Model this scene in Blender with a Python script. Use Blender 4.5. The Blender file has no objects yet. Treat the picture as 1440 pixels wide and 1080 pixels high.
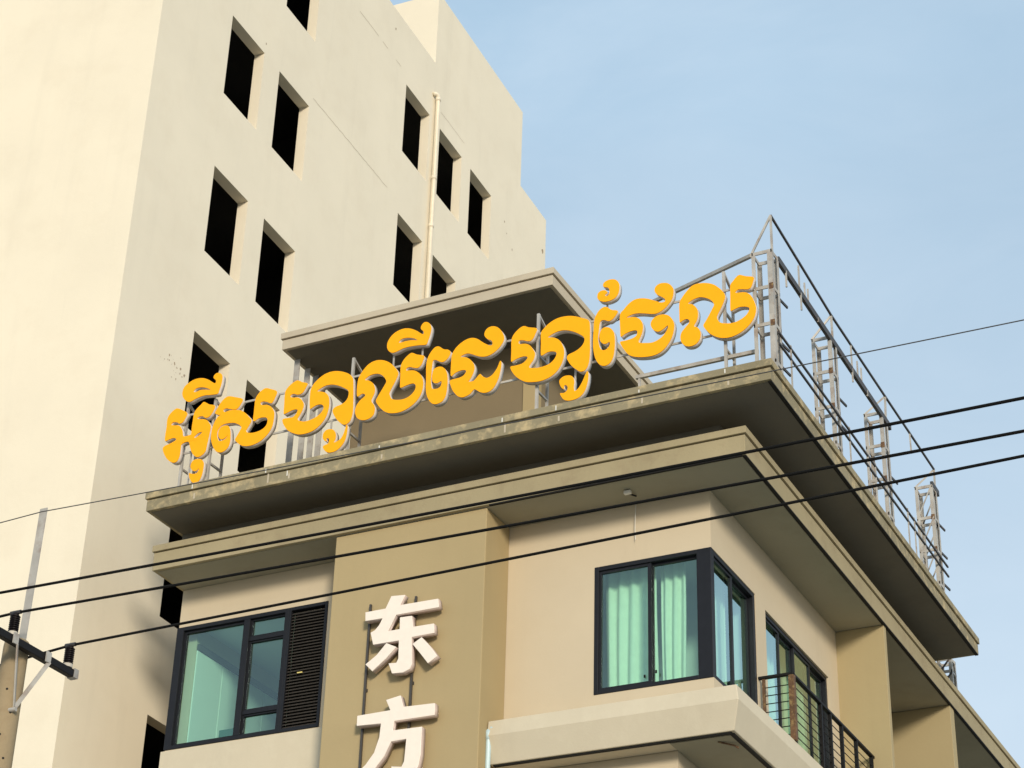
import bpy, bmesh, math, random
from mathutils import Vector, Matrix
R = math.radians
random.seed(7)
scene = bpy.context.scene
COL = scene.collection

# ------------------------------------------------------------------ camera
CAM_Z = 1.6
FOCAL_PX, PITCH, ROLL, YAW = 2894.15, R(29.892), R(1.8193), R(-27.208)
cam_d = bpy.data.cameras.new('camera')
cam_d.sensor_width = 36.0
cam_d.lens = FOCAL_PX * 36.0 / 1440.0
cam_d.clip_start = 0.1
cam_d.clip_end = 3000
cam = bpy.data.objects.new('camera', cam_d)
COL.objects.link(cam)
fw = Vector((math.cos(PITCH)*math.sin(YAW), math.cos(PITCH)*math.cos(YAW), math.sin(PITCH)))
rt = Vector((math.cos(YAW), -math.sin(YAW), 0))
up = rt.cross(fw)
r2 = math.cos(ROLL)*rt + math.sin(ROLL)*up
u2 = -math.sin(ROLL)*rt + math.cos(ROLL)*up
cam.matrix_world = Matrix(((r2.x, u2.x, -fw.x, 0), (r2.y, u2.y, -fw.y, 0), (r2.z, u2.z, -fw.z, CAM_Z), (0, 0, 0, 1)))
scene.camera = cam

# ------------------------------------------------------------------ sky, sun, exposure
SUN_EL, SUN_AZ = R(14), R(180 - 37)          # azimuth clockwise from +Y
w = bpy.data.worlds.new('World')
scene.world = w
w.use_nodes = True
nt = w.node_tree
bg = nt.nodes['Background']
sky = nt.nodes.new('ShaderNodeTexSky')
sky.sky_type = 'NISHITA'
sky.sun_disc = False
sky.sun_elevation = SUN_EL
sky.sun_rotation = SUN_AZ
sky.air_density = 1.0
sky.dust_density = 4.0
sky.ozone_density = 1.2
# thin high haze: pale veil with very soft, broad cloud streaks
tc = nt.nodes.new('ShaderNodeTexCoord')
mp = nt.nodes.new('ShaderNodeMapping'); mp.inputs['Scale'].default_value = (1.6, 1.6, 4.0)
nz = nt.nodes.new('ShaderNodeTexNoise'); nz.inputs['Scale'].default_value = 1.7; nz.inputs['Detail'].default_value = 5.0
nz.inputs['Roughness'].default_value = 0.5
cr = nt.nodes.new('ShaderNodeMapRange')
cr.inputs['From Min'].default_value = 0.3; cr.inputs['From Max'].default_value = 0.75
cr.inputs['To Min'].default_value = 0.74; cr.inputs['To Max'].default_value = 0.86
mix = nt.nodes.new('ShaderNodeMix'); mix.data_type = 'RGBA'
nt.links.new(tc.outputs['Generated'], mp.inputs['Vector'])
nt.links.new(mp.outputs['Vector'], nz.inputs['Vector'])
nt.links.new(nz.outputs['Fac'], cr.inputs['Value'])
nt.links.new(cr.outputs['Result'], mix.inputs[0])
nt.links.new(sky.outputs['Color'], mix.inputs[6])
# haze is paler towards the horizon all the way round
sx = nt.nodes.new('ShaderNodeSeparateXYZ'); nt.links.new(tc.outputs['Generated'], sx.inputs[0])
hz = nt.nodes.new('ShaderNodeMapRange')
hz.inputs['From Min'].default_value = 0.15; hz.inputs['From Max'].default_value = 0.75
nt.links.new(sx.outputs['Z'], hz.inputs['Value'])
vm = nt.nodes.new('ShaderNodeMix'); vm.data_type = 'RGBA'
vm.inputs[6].default_value = (7.3, 8.4, 9.4, 1); vm.inputs[7].default_value = (3.9, 5.8, 7.6, 1)
nt.links.new(hz.outputs['Result'], vm.inputs[0])
# faint broad wisps of high cloud
n2 = nt.nodes.new('ShaderNodeTexNoise'); n2.inputs['Scale'].default_value = 3.2; n2.inputs['Detail'].default_value = 8.0
n2.inputs['Roughness'].default_value = 0.6; n2.inputs['Distortion'].default_value = 0.6
nt.links.new(mp.outputs['Vector'], n2.inputs['Vector'])
c2 = nt.nodes.new('ShaderNodeMapRange')
c2.inputs['From Min'].default_value = 0.42; c2.inputs['From Max'].default_value = 0.80
c2.inputs['To Min'].default_value = 0.0; c2.inputs['To Max'].default_value = 0.38
nt.links.new(n2.outputs['Fac'], c2.inputs['Value'])
wm = nt.nodes.new('ShaderNodeMix'); wm.data_type = 'RGBA'
nt.links.new(c2.outputs['Result'], wm.inputs[0]); nt.links.new(vm.outputs[2], wm.inputs[6])
wm.inputs[7].default_value = (6.9, 8.2, 9.4, 1)
nt.links.new(wm.outputs[2], mix.inputs[7])
nt.links.new(mix.outputs[2], bg.inputs['Color'])
bg.inputs['Strength'].default_value = 0.1

sun_d = bpy.data.lights.new('sun', 'SUN')
sun_d.energy = 2.5
sun_d.angle = R(10)
sun_d.color = (1.0, 0.90, 0.74)
sun = bpy.data.objects.new('sun', sun_d)
COL.objects.link(sun)
sd = Vector((math.sin(SUN_AZ)*math.cos(SUN_EL), math.cos(SUN_AZ)*math.cos(SUN_EL), math.sin(SUN_EL)))
sun.rotation_euler = sd.to_track_quat('Z', 'Y').to_euler()
sun.location = sd*80

scene.view_settings.view_transform = 'Standard'
scene.view_settings.look = 'None'
scene.view_settings.gamma = 1.0
scene.view_settings.exposure = 0.2
scene.render.engine = 'CYCLES'
scene.cycles.max_bounces = 8
scene.cycles.transparent_max_bounces = 16

# ------------------------------------------------------------------ materials
def new_mat(name):
    m = bpy.data.materials.new(name); m.use_nodes = True
    t = m.node_tree
    return m, t, t.nodes['Principled BSDF']

def pos_noise(t, scale, detail=4.0, rough=0.55, stretch=None):
    g = t.nodes.new('ShaderNodeNewGeometry')
    n = t.nodes.new('ShaderNodeTexNoise')
    n.inputs['Scale'].default_value = scale
    n.inputs['Detail'].default_value = detail
    n.inputs['Roughness'].default_value = rough
    if stretch:
        v = t.nodes.new('ShaderNodeVectorMath'); v.operation = 'MULTIPLY'
        v.inputs[1].default_value = stretch
        t.links.new(g.outputs['Position'], v.inputs[0]); t.links.new(v.outputs[0], n.inputs['Vector'])
    else:
        t.links.new(g.outputs['Position'], n.inputs['Vector'])
    return n.outputs['Fac']

def ramp(t, fac, a, b):
    r = t.nodes.new('ShaderNodeMapRange')
    r.inputs['From Min'].default_value = a; r.inputs['From Max'].default_value = b
    t.links.new(fac, r.inputs['Value'])
    return r.outputs['Result']

def mixc(t, fac, c0, c1):
    m = t.nodes.new('ShaderNodeMix'); m.data_type = 'RGBA'
    if isinstance(fac, float): m.inputs[0].default_value = fac
    else: t.links.new(fac, m.inputs[0])
    for i, c in ((6, c0), (7, c1)):
        if isinstance(c, tuple): m.inputs[i].default_value = (*c, 1)
        else: t.links.new(c, m.inputs[i])
    return m.outputs[2]

def scale_c(c, k): return tuple(x*k for x in c)

def plaster(name, col, var=0.10, streak=0.10, stain=None, stain_amt=0.0, stain_scale=3.0, bump=0.15, rough=0.9):
    m, t, b = new_mat(name)
    c = mixc(t, ramp(t, pos_noise(t, 0.55, 6), 0.3, 0.72), scale_c(col, 1-var), scale_c(col, 1+var*0.5))
    s = ramp(t, pos_noise(t, 1.0, 5, 0.6, (2.6, 2.6, 0.22)), 0.55, 0.85)
    sm = t.nodes.new('ShaderNodeMath'); sm.operation = 'MULTIPLY'; sm.inputs[1].default_value = streak
    t.links.new(s, sm.inputs[0])
    c = mixc(t, sm.outputs[0], c, scale_c(col, 0.45))
    if stain:
        s2 = ramp(t, pos_noise(t, stain_scale, 6, 0.65), 0.5, 0.68)
        m2 = t.nodes.new('ShaderNodeMath'); m2.operation = 'MULTIPLY'; m2.inputs[1].default_value = stain_amt
        t.links.new(s2, m2.inputs[0])
        c = mixc(t, m2.outputs[0], c, stain)
    t.links.new(c, b.inputs['Base Color'])
    b.inputs['Roughness'].default_value = rough
    b.inputs['Specular IOR Level'].default_value = 0.2
    bp = t.nodes.new('ShaderNodeBump'); bp.inputs['Strength'].default_value = bump; bp.inputs['Distance'].default_value = 0.01
    t.links.new(pos_noise(t, 35, 5), bp.inputs['Height'])
    b2 = t.nodes.new('ShaderNodeBump'); b2.inputs['Strength'].default_value = 0.2; b2.inputs['Distance'].default_value = 0.03
    t.links.new(pos_noise(t, 1.6, 3), b2.inputs['Height'])
    t.links.new(bp.outputs['Normal'], b2.inputs['Normal'])
    t.links.new(b2.outputs['Normal'], b.inputs['Normal'])
    return m

def paint(name, col, rough=0.5, metal=0.0, var=0.08, rust=None, rust_amt=0.0, scale=9.0):
    m, t, b = new_mat(name)
    c = mixc(t, ramp(t, pos_noise(t, scale, 5), 0.3, 0.7), scale_c(col, 1-var), scale_c(col, 1+var))
    if rust:
        r = ramp(t, pos_noise(t, scale*1.7, 6, 0.65), 0.52, 0.66)
        mm = t.nodes.new('ShaderNodeMath'); mm.operation = 'MULTIPLY'; mm.inputs[1].default_value = rust_amt
        t.links.new(r, mm.inputs[0])
        c = mixc(t, mm.outputs[0], c, rust)
    t.links.new(c, b.inputs['Base Color'])
    b.inputs['Roughness'].default_value = rough
    b.inputs['Metallic'].default_value = metal
    if max(col) < 0.03 or 'acrylic' in name: b.inputs['Specular IOR Level'].default_value = 0.2
    return m

def glass(name, tint, refl_rough=0.0, ior=1.5, boost=1.0):
    m = bpy.data.materials.new(name); m.use_nodes = True
    t = m.node_tree; t.nodes.clear()
    o = t.nodes.new('ShaderNodeOutputMaterial')
    tr = t.nodes.new('ShaderNodeBsdfTransparent'); tr.inputs['Color'].default_value = (*tint, 1)
    gl = t.nodes.new('ShaderNodeBsdfGlossy'); gl.inputs['Roughness'].default_value = refl_rough
    gl.inputs['Color'].default_value = (0.72, 0.96, 0.95, 1)
    # Schlick reflectance from the facing angle, the same from both sides of the sheet
    lw = t.nodes.new('ShaderNodeLayerWeight'); lw.inputs['Blend'].default_value = 0.5
    pw = t.nodes.new('ShaderNodeMath'); pw.operation = 'POWER'; pw.inputs[1].default_value = 5.0
    t.links.new(lw.outputs['Facing'], pw.inputs[0])
    f0 = ((ior-1)/(ior+1))**2
    fr = t.nodes.new('ShaderNodeMath'); fr.operation = 'MULTIPLY_ADD'
    fr.inputs[1].default_value = 1-f0; fr.inputs[2].default_value = f0
    t.links.new(pw.outputs[0], fr.inputs[0])
    mu = t.nodes.new('ShaderNodeMath'); mu.operation = 'MULTIPLY'; mu.inputs[1].default_value = boost; mu.use_clamp = True
    mx = t.nodes.new('ShaderNodeMixShader')
    t.links.new(fr.outputs[0], mu.inputs[0]); t.links.new(mu.outputs[0], mx.inputs[0])
    t.links.new(tr.outputs[0], mx.inputs[1]); t.links.new(gl.outputs[0], mx.inputs[2])
    t.links.new(mx.outputs[0], o.inputs['Surface'])
    return m

M = dict(
    tall=plaster('cream_render', (0.80, 0.72, 0.57), 0.045, 0.10, (0.62, 0.52, 0.38), 0.12, 1.3, 0.14),
    wall=plaster('beige_render', (0.575, 0.485, 0.35), 0.05, 0.07, (0.52, 0.42, 0.28), 0.15, 2.4, 0.10),
    taupe=plaster('taupe_render', (0.41, 0.32, 0.175), 0.07, 0.10, None, 0, 1, 0.10),
    fascia=plaster('weathered_fascia', (0.29, 0.25, 0.16), 0.22, 0.55, (0.56, 0.44, 0.25), 0.75, 5.5, 0.4),
    fascia2=plaster('olive_fascia', (0.37, 0.31, 0.19), 0.12, 0.30, (0.27, 0.21, 0.13), 0.45, 3.0, 0.25),
    canopy=plaster('pale_fascia', (0.52, 0.45, 0.34), 0.08, 0.12, (0.40, 0.33, 0.24), 0.3, 3.0, 0.15),
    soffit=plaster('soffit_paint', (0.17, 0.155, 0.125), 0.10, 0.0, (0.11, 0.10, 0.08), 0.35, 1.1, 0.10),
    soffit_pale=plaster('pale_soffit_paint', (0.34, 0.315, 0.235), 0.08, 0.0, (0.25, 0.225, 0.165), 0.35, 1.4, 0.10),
    ledge=plaster('ledge_render', (0.60, 0.53, 0.40), 0.06, 0.10, (0.68, 0.62, 0.48), 0.2, 5.0, 0.15),
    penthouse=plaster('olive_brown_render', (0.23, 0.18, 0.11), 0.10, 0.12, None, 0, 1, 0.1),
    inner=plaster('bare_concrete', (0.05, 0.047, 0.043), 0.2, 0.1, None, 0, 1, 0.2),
    room=plaster('room_paint', (0.80, 0.82, 0.78), 0.03, 0.0, None, 0, 1, 0.03),
    roomdark=plaster('room_floor_paint', (0.14, 0.12, 0.10), 0.05, 0.0, None, 0, 1, 0.03),
    tan=plaster('tan_render', (0.40, 0.325, 0.185), 0.07, 0.10, None, 0, 1, 0.10),
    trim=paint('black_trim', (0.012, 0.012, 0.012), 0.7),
    frame=paint('anthracite_aluminium', (0.013, 0.014, 0.018), 0.45, 0.0, 0.1),
    slat=paint('dark_bronze_slat', (0.055, 0.048, 0.042), 0.45),
    steel=paint('galvanised_steel', (0.42, 0.395, 0.355), 0.55, 0.1, 0.2, (0.22, 0.13, 0.08), 0.5, 3.5),
    steeldark=paint('dark_channel_steel', (0.05, 0.05, 0.052), 0.6, 0.1, 0.2, (0.16, 0.07, 0.03), 0.4, 7.0),
    blackmetal=paint('black_metal', (0.010, 0.009, 0.009), 0.6, 0.0, 0.2),
    rusty=paint('rusty_post', (0.11, 0.055, 0.025), 0.75, 0.0, 0.35, (0.30, 0.20, 0.08), 0.8, 12.0),
    yellow=paint('amber_acrylic', (0.98, 0.42, 0.002), 0.55, 0.0, 0.02),
    teal=paint('deep_green_panel', (0.02, 0.11, 0.075), 0.6),
    tape=paint('pale_yellow_tape', (0.80, 0.66, 0.22), 0.7),
    letterside=paint('pale_letter_return', (0.62, 0.56, 0.51), 0.5, 0.0, 0.08),
    cream=paint('cream_letter_face', (0.86, 0.76, 0.66), 0.45, 0.0, 0.03),
    pinkside=paint('pinkish_letter_return', (0.56, 0.45, 0.41), 0.5, 0.0, 0.08),
    pvcblue=paint('pale_blue_pvc', (0.50, 0.64, 0.68), 0.4, 0.0, 0.05),
    pvc=paint('cream_pvc', (0.74, 0.66, 0.52), 0.45, 0.0, 0.05),
    wire=paint('black_cable', (0.006, 0.006, 0.006), 0.95),
    wiregrey=paint('grey_strand', (0.09, 0.085, 0.08), 0.5, 0.4),
    pole=plaster('pole_concrete', (0.33, 0.255, 0.155), 0.18, 0.30, (0.24, 0.17, 0.10), 0.5, 6.0, 0.4),
    insul=paint('brown_porcelain', (0.016, 0.012, 0.012), 0.25),
    insulfoot=paint('cement_collar', (0.55, 0.50, 0.42), 0.7),
    chip=plaster('bare_patch', (0.42, 0.32, 0.22), 0.3, 0.2, None, 0, 1, 0.3),
    white=paint('white_plastic', (0.70, 0.68, 0.62), 0.5),
    curtain=paint('pale_curtain', (0.78, 0.78, 0.66), 0.9, 0.0, 0.04),
    glass=glass('teal_glass', (0.66, 0.94, 0.83), 0.0, 1.6, 2.8),
    asphalt=plaster('asphalt', (0.055, 0.055, 0.057), 0.15, 0.0, None, 0, 1, 0.4),
    paving=plaster('concrete_paving', (0.42, 0.40, 0.35), 0.12, 0.0, (0.22, 0.2, 0.17), 0.4, 0.8, 0.3),
    earth=plaster('dusty_ground', (0.36, 0.32, 0.25), 0.2, 0.0, None, 0, 1, 0.4),
    marking=paint('road_paint', (0.75, 0.75, 0.72), 0.7),
)

# ------------------------------------------------------------------ helpers
ROOT = {}
def root_of(o):
    while o.parent: o = o.parent
    return o

def thing(name, label, cat, loc=(0, 0, 0), group=None, rz=0.0):
    o = bpy.data.objects.new(name, None)
    COL.objects.link(o)
    o.empty_display_size = 0.3
    o.location = loc; o.rotation_euler = (0, 0, rz)
    o['label'] = label; o['category'] = cat
    if group: o['group'] = group
    return o

def tag(o, label, cat=None, group=None, kind=None):
    if label: o['label'] = label
    if cat: o['category'] = cat
    if group: o['group'] = group
    if kind: o['kind'] = kind
    return o

class MB:
    """collects faces; build() links them as one mesh object"""
    def __init__(self): self.v = []; self.f = []
    def quad(self, *pts):
        i = len(self.v); self.v += [tuple(p) for p in pts]; self.f.append(tuple(range(i, i+len(pts))))
    def box(self, x0, x1, y0, y1, z0, z1):
        i = len(self.v)
        self.v += [(x0,y0,z0),(x1,y0,z0),(x1,y1,z0),(x0,y1,z0),(x0,y0,z1),(x1,y0,z1),(x1,y1,z1),(x0,y1,z1)]
        for q in ((0,3,2,1),(4,5,6,7),(0,1,5,4),(1,2,6,5),(2,3,7,6),(3,0,4,7)): self.f.append(tuple(i+k for k in q))
        return self
    def bar(self, p, q, a, b=None, up=(0, 0, 1)):
        b = b or a
        p = Vector(p); q = Vector(q); d = (q-p).normalized(); u = Vector(up)
        if abs(d.dot(u)) > 0.98: u = Vector((0, 1, 0))
        s = d.cross(u).normalized(); t = s.cross(d).normalized()
        i = len(self.v)
        for c in (p, q):
            for k, l in ((-1,-1),(1,-1),(1,1),(-1,1)): self.v.append(tuple(c + s*(a/2*k) + t*(b/2*l)))
        for f in ((0,1,2,3),(7,6,5,4),(0,4,5,1),(1,5,6,2),(2,6,7,3),(3,7,4,0)): self.f.append(tuple(i+k for k in f))
        return self
    def angle(self, p, q, w, th, s1, s2):
        """L-section upright between p and q; s1, s2 give the leg directions"""
        p = Vector(p); q = Vector(q); a = Vector(s1); b = Vector(s2)
        pr = [Vector((0,0,0)), a*w, a*w+b*th, a*th+b*th, a*th+b*w, b*w]
        i = len(self.v)
        for c in (p, q):
            for k in pr: self.v.append(tuple(c+k))
        n = 6
        self.f.append(tuple(i+k for k in range(n))[::-1]); self.f.append(tuple(i+n+k for k in range(n)))
        for k in range(n): self.f.append((i+k, i+(k+1) % n, i+n+(k+1) % n, i+n+k))
        return self
    def tube(self, pts, r, n=8, cap=True):
        pts = [Vector(p) for p in pts]
        rs = r if isinstance(r, (list, tuple)) else [r]*len(pts)
        i0 = len(self.v)
        for k, p in enumerate(pts):
            d = (pts[min(k+1, len(pts)-1)] - pts[max(k-1, 0)]).normalized()
            u = Vector((0, 0, 1)) if abs(d.z) < 0.9 else Vector((0, 1, 0))
            s = d.cross(u).normalized(); t = s.cross(d)
            for j in range(n):
                a = 2*math.pi*j/n
                self.v.append(tuple(p + s*(math.cos(a)*rs[k]) + t*(math.sin(a)*rs[k])))
        for k in range(len(pts)-1):
            for j in range(n):
                a = i0+k*n+j; b = i0+k*n+(j+1) % n
                self.f.append((a, b, b+n, a+n))
        if cap:
            self.f.append(tuple(i0+j for j in range(n))[::-1])
            self.f.append(tuple(i0+(len(pts)-1)*n+j for j in range(n)))
        return self
    def mesh(self, name, mat, off=(0, 0, 0), smooth=False):
        me = bpy.data.meshes.new(name)
        me.from_pydata([(x-off[0], y-off[1], z-off[2]) for x, y, z in self.v], [], self.f)
        bm = bmesh.new(); bm.from_mesh(me); bmesh.ops.recalc_face_normals(bm, faces=bm.faces); bm.to_mesh(me); bm.free()
        me.materials.append(mat)
        if smooth:
            for p in me.polygons: p.use_smooth = True
        me.update()
        return me
    def build(self, name, mat, parent=None, bevel=0.0, smooth=False, local=False):
        off = (0, 0, 0)
        if parent is not None and not local: off = root_of(parent).location
        o = bpy.data.objects.new(name, self.mesh(name, mat, off, smooth))
        COL.objects.link(o)
        if parent is not None: o.parent = parent
        if bevel:
            b = o.modifiers.new('bevel', 'BEVEL'); b.width = bevel; b.segments = 2; b.limit_method = 'ANGLE'
        return o

def place(name, me, parent, loc, world=True):
    o = bpy.data.objects.new(name, me); COL.objects.link(o)
    o.parent = parent
    b = root_of(parent).location if world else Vector((0, 0, 0))
    o.location = Vector(loc)-b
    return o

def wall_grid(axis, c0, c1, us, zs, holes):
    """wall slab between planes c0 (outside) and c1 with rectangular openings and real reveals"""
    mb = MB()
    U = sorted(set([us[0], us[1]] + [h[i] for h in holes for i in (0, 1)])); U = [u for u in U if us[0] <= u <= us[1]]
    Z = sorted(set([zs[0], zs[1]] + [h[i] for h in holes for i in (2, 3)])); Z = [z for z in Z if zs[0] <= z <= zs[1]]
    def solid(i, j):
        if i < 0 or j < 0 or i >= len(U)-1 or j >= len(Z)-1: return False
        u = (U[i]+U[i+1])/2; z = (Z[j]+Z[j+1])/2
        return not any(h[0] < u < h[1] and h[2] < z < h[3] for h in holes)
    P = (lambda c, u, z: (u, c, z)) if axis == 'y' else (lambda c, u, z: (c, u, z))
    idx = {}
    def vi(c, u, z):
        k = (c, u, z)
        if k not in idx: idx[k] = len(mb.v); mb.v.append(P(c, u, z))
        return idx[k]
    for i in range(len(U)-1):
        for j in range(len(Z)-1):
            if not solid(i, j): continue
            a, b, l, h = U[i], U[i+1], Z[j], Z[j+1]
            for c in (c0, c1): mb.f.append((vi(c, a, l), vi(c, b, l), vi(c, b, h), vi(c, a, h)))
            for di, dj, (p, q) in ((-1,0,((a,l),(a,h))),(1,0,((b,l),(b,h))),(0,-1,((a,l),(b,l))),(0,1,((a,h),(b,h)))):
                if not solid(i+di, j+dj): mb.f.append((vi(c0, *p), vi(c0, *q), vi(c1, *q), vi(c1, *p)))
    return mb

def smooth_closed(p, n=3):
    """Catmull-Rom through a closed list of 2-D points"""
    out = []; L = len(p)
    for i in range(L):
        a, b, c, d = p[i-1], p[i], p[(i+1) % L], p[(i+2) % L]
        for k in range(n):
            t = k/n
            out.append(tuple(0.5*(2*b[j] + (c[j]-a[j])*t + (2*a[j]-5*b[j]+4*c[j]-d[j])*t*t + (-a[j]+3*b[j]-3*c[j]+d[j])*t**3) for j in (0, 1)))
    return out

def outline_mesh(name, polys, y_front, depth, mat, off, grow=0.0):
    """extruded outline in the X-Z plane (holes allowed), front at y_front, going back by depth"""
    cu = bpy.data.curves.new(name, 'CURVE'); cu.dimensions = '2D'; cu.fill_mode = 'BOTH'
    cu.extrude = depth/2; cu.offset = grow
    for pl in polys:
        sp = cu.splines.new('POLY'); sp.points.add(len(pl)-1)
        for k, (x, z) in enumerate(pl): sp.points[k].co = (x, z, 0, 1)
        sp.use_cyclic_u = True
    tmp = bpy.data.objects.new(name, cu)
    COL.objects.link(tmp)
    dg = bpy.context.evaluated_depsgraph_get()
    me = bpy.data.meshes.new_from_object(tmp.evaluated_get(dg))
    bpy.data.objects.remove(tmp); bpy.data.curves.remove(cu)
    for v in me.vertices:
        x, z, d = v.co
        v.co = (x-off[0], y_front+depth/2-d-off[1], z-off[2])
    me.name = name
    bm = bmesh.new(); bm.from_mesh(me); bmesh.ops.remove_doubles(bm, verts=bm.verts, dist=0.0004)
    bmesh.ops.recalc_face_normals(bm, faces=bm.faces); bm.to_mesh(me); bm.free()
    me.materials.clear(); me.materials.append(mat)
    return me

# ================================================================== ground
tag(MB().box(-900, 900, -900, 900, -0.5, -0.004).build('ground', M['earth']), None, kind='structure')
tag(MB().box(-300, 300, 2.6, 10.6, -0.3, 0.0).build('road', M['asphalt']), None, kind='structure')
tag(MB().box(-300, 300, 10.75, 22.0, -0.3, 0.12).build('pavement', M['paving']), None, kind='structure')
tag(MB().box(-300, 300, -3.0, 2.45, -0.3, 0.12).build('pavement', M['paving']), None, kind='structure')
tag(MB().box(-300, 300, 10.6, 10.75, -0.3, 0.14).build('kerb', M['wall'], bevel=0.015), None, kind='structure')
tag(MB().box(-300, 300, 2.45, 2.6, -0.3, 0.14).build('kerb', M['wall'], bevel=0.015), None, kind='structure')
mk = MB()
for k in range(-30, 30): mk.box(k*6.0, k*6.0+2.5, 6.54, 6.66, 0.0, 0.004)
tag(mk.build('road_marking', M['marking']), None, kind='structure')

# ================================================================== tall cream building
TH = R(2.69)
e1 = Vector((math.cos(TH), math.sin(TH), 0)); e2 = Vector((-math.sin(TH), math.cos(TH), 0))
T0 = e1*(-17.5) + e2*23.02
tall = thing('tall_building', 'tall cream rendered building with rows of black unglazed window openings', 'building', (T0.x, T0.y, 0), rz=TH)
Z_FRONT, Z_BACK, Z_LOW = 31.84, 33.95, 31.66
V_STEP, V_BACK, V_END = 10.50, 15.48, 17.14
cols = [2.18, 3.97, 9.16, 10.90, 12.59]
rows = [30.23-3.473*k for k in range(8)]
WW, WH, TW = 1.20, 1.83, 0.22
holes = [(c, c+WW, z-WH, z) for c in cols for z in rows]
tw = wall_grid('x', 0.0, -TW, (0.0, V_END), (0.0, Z_LOW), holes).build('side_wall', M['tall'], tall, local=True)
MB().box(-16.0, -TW, 0.0, TW, 0.0, Z_FRONT).build('front_wall', M['tall'], tall, local=True)
MB().box(-TW, 0.0, 0.0, V_STEP, Z_LOW, Z_FRONT).build('front_parapet', M['tall'], tall, local=True)
# taller rear block standing behind the front roof
ub = wall_grid('y', V_STEP, V_STEP+TW, (-16.0, 0.0), (Z_LOW, Z_BACK), [(-1.38, -1.02, 32.72, 33.45)])
ub.build('rear_block_front_wall', M['tall'], tall, local=True)
MB().box(-TW, 0.0, V_STEP+TW, V_BACK, Z_LOW, Z_BACK).build('rear_block_side_wall', M['tall'], tall, local=True)
MB().box(-16.0, -TW, V_BACK-TW, V_BACK, Z_LOW, Z_BACK).build('rear_block_back_wall', M['tall'], tall, local=True)
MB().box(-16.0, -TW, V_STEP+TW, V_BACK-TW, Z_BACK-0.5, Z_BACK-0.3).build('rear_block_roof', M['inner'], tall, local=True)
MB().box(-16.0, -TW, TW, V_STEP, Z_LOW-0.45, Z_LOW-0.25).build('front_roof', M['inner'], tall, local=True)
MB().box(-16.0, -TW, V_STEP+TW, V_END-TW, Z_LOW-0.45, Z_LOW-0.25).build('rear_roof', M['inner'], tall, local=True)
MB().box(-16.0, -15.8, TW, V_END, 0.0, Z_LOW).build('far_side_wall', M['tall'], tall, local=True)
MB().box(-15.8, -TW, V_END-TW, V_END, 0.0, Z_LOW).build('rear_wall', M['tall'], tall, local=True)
for k, z in enumerate(rows):  # unseen floors, added to cut the light inside the openings
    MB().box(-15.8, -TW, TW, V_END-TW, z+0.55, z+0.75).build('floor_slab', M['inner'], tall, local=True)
MB().box(-4.2, -4.0, TW, V_END-TW, 0.0, Z_LOW-0.5).build('partition_wall', M['inner'], tall, local=True)  # unseen partition, added to keep the openings dark
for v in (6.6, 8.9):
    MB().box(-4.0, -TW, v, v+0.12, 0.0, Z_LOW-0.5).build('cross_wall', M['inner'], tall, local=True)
# cream drain pipe with elbow, clips and socket joints
pv = 10.58
dp = MB().tube([(0.00, pv-0.10, 30.90), (0.05, pv-0.08, 30.92), (0.085, pv-0.03, 30.90), (0.085, pv, 30.82), (0.085, pv, 0.0)], 0.055, 12)
dp = dp.build('drain_pipe', M['pvc'], tall, local=True, smooth=True)
for z in (30.8, 28.6, 27.3, 25.2, 23.1, 21.0, 18.5, 15.5):
    MB().tube([(0.085, pv, z-0.05), (0.085, pv, z+0.05)], 0.064, 12).build('pipe_collar', M['pvc'], dp, local=True, smooth=True)
# chipped render below and beside openings
def blotch(u, z, r, n=9, sq=1.0):
    pts = []
    for k in range(n):
        a = 2*math.pi*k/n; q = r*random.uniform(0.45, 1.15)
        pts.append((u+math.cos(a)*q, z+math.sin(a)*q*sq))
    return pts
chips = MB()
for k in range(26):
    t_ = random.random()**0.7
    pts = blotch(1.27+0.80*t_+random.gauss(0,.05), 18.85+random.gauss(0,.09), random.uniform(0.006, 0.028)*(0.4+0.8*t_), 11, random.uniform(0.6, 2.2))
    chips.quad(*[(0.0025, u, z) for u, z in pts])
for (u, z, r) in ((14.6, 30.0, .03), (14.75, 29.75, .025), (15.1, 29.5, .03), (16.95, 30.6, .06), (8.5, 31.3, .03), (3.4, 27.0, .02)):
    chips.quad(*[(0.0025, uu, zz) for uu, zz in blotch(u, z, r, 8, 1.4)])
chips.build('chipped_render', M['chip'], tall, local=True)['kind'] = 'stuff'
# hairline joint cracks along the storey lines
cr_ = MB()
for (u0, u1, z) in ((6.85, 7.75, 30.53), (7.95, 8.2, 30.52), (8.6, 8.85, 30.51), (10.9, 12.2, 30.7), (5.3, 8.6, 27.05)):
    n = int((u1-u0)/0.08); zz = z
    prev = None
    for k in range(n+1):
        u = u0+(u1-u0)*k/n; zz = z+random.uniform(-0.008, 0.008)
        if prev: cr_.quad((0.003, prev[0], prev[1]-0.004), (0.003, u, zz-0.004), (0.003, u, zz+0.004), (0.003, prev[0], prev[1]+0.004))
        prev = (u, zz)
cr_.build('hairline_crack', M['chip'], tall, local=True)['kind'] = 'stuff'

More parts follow.
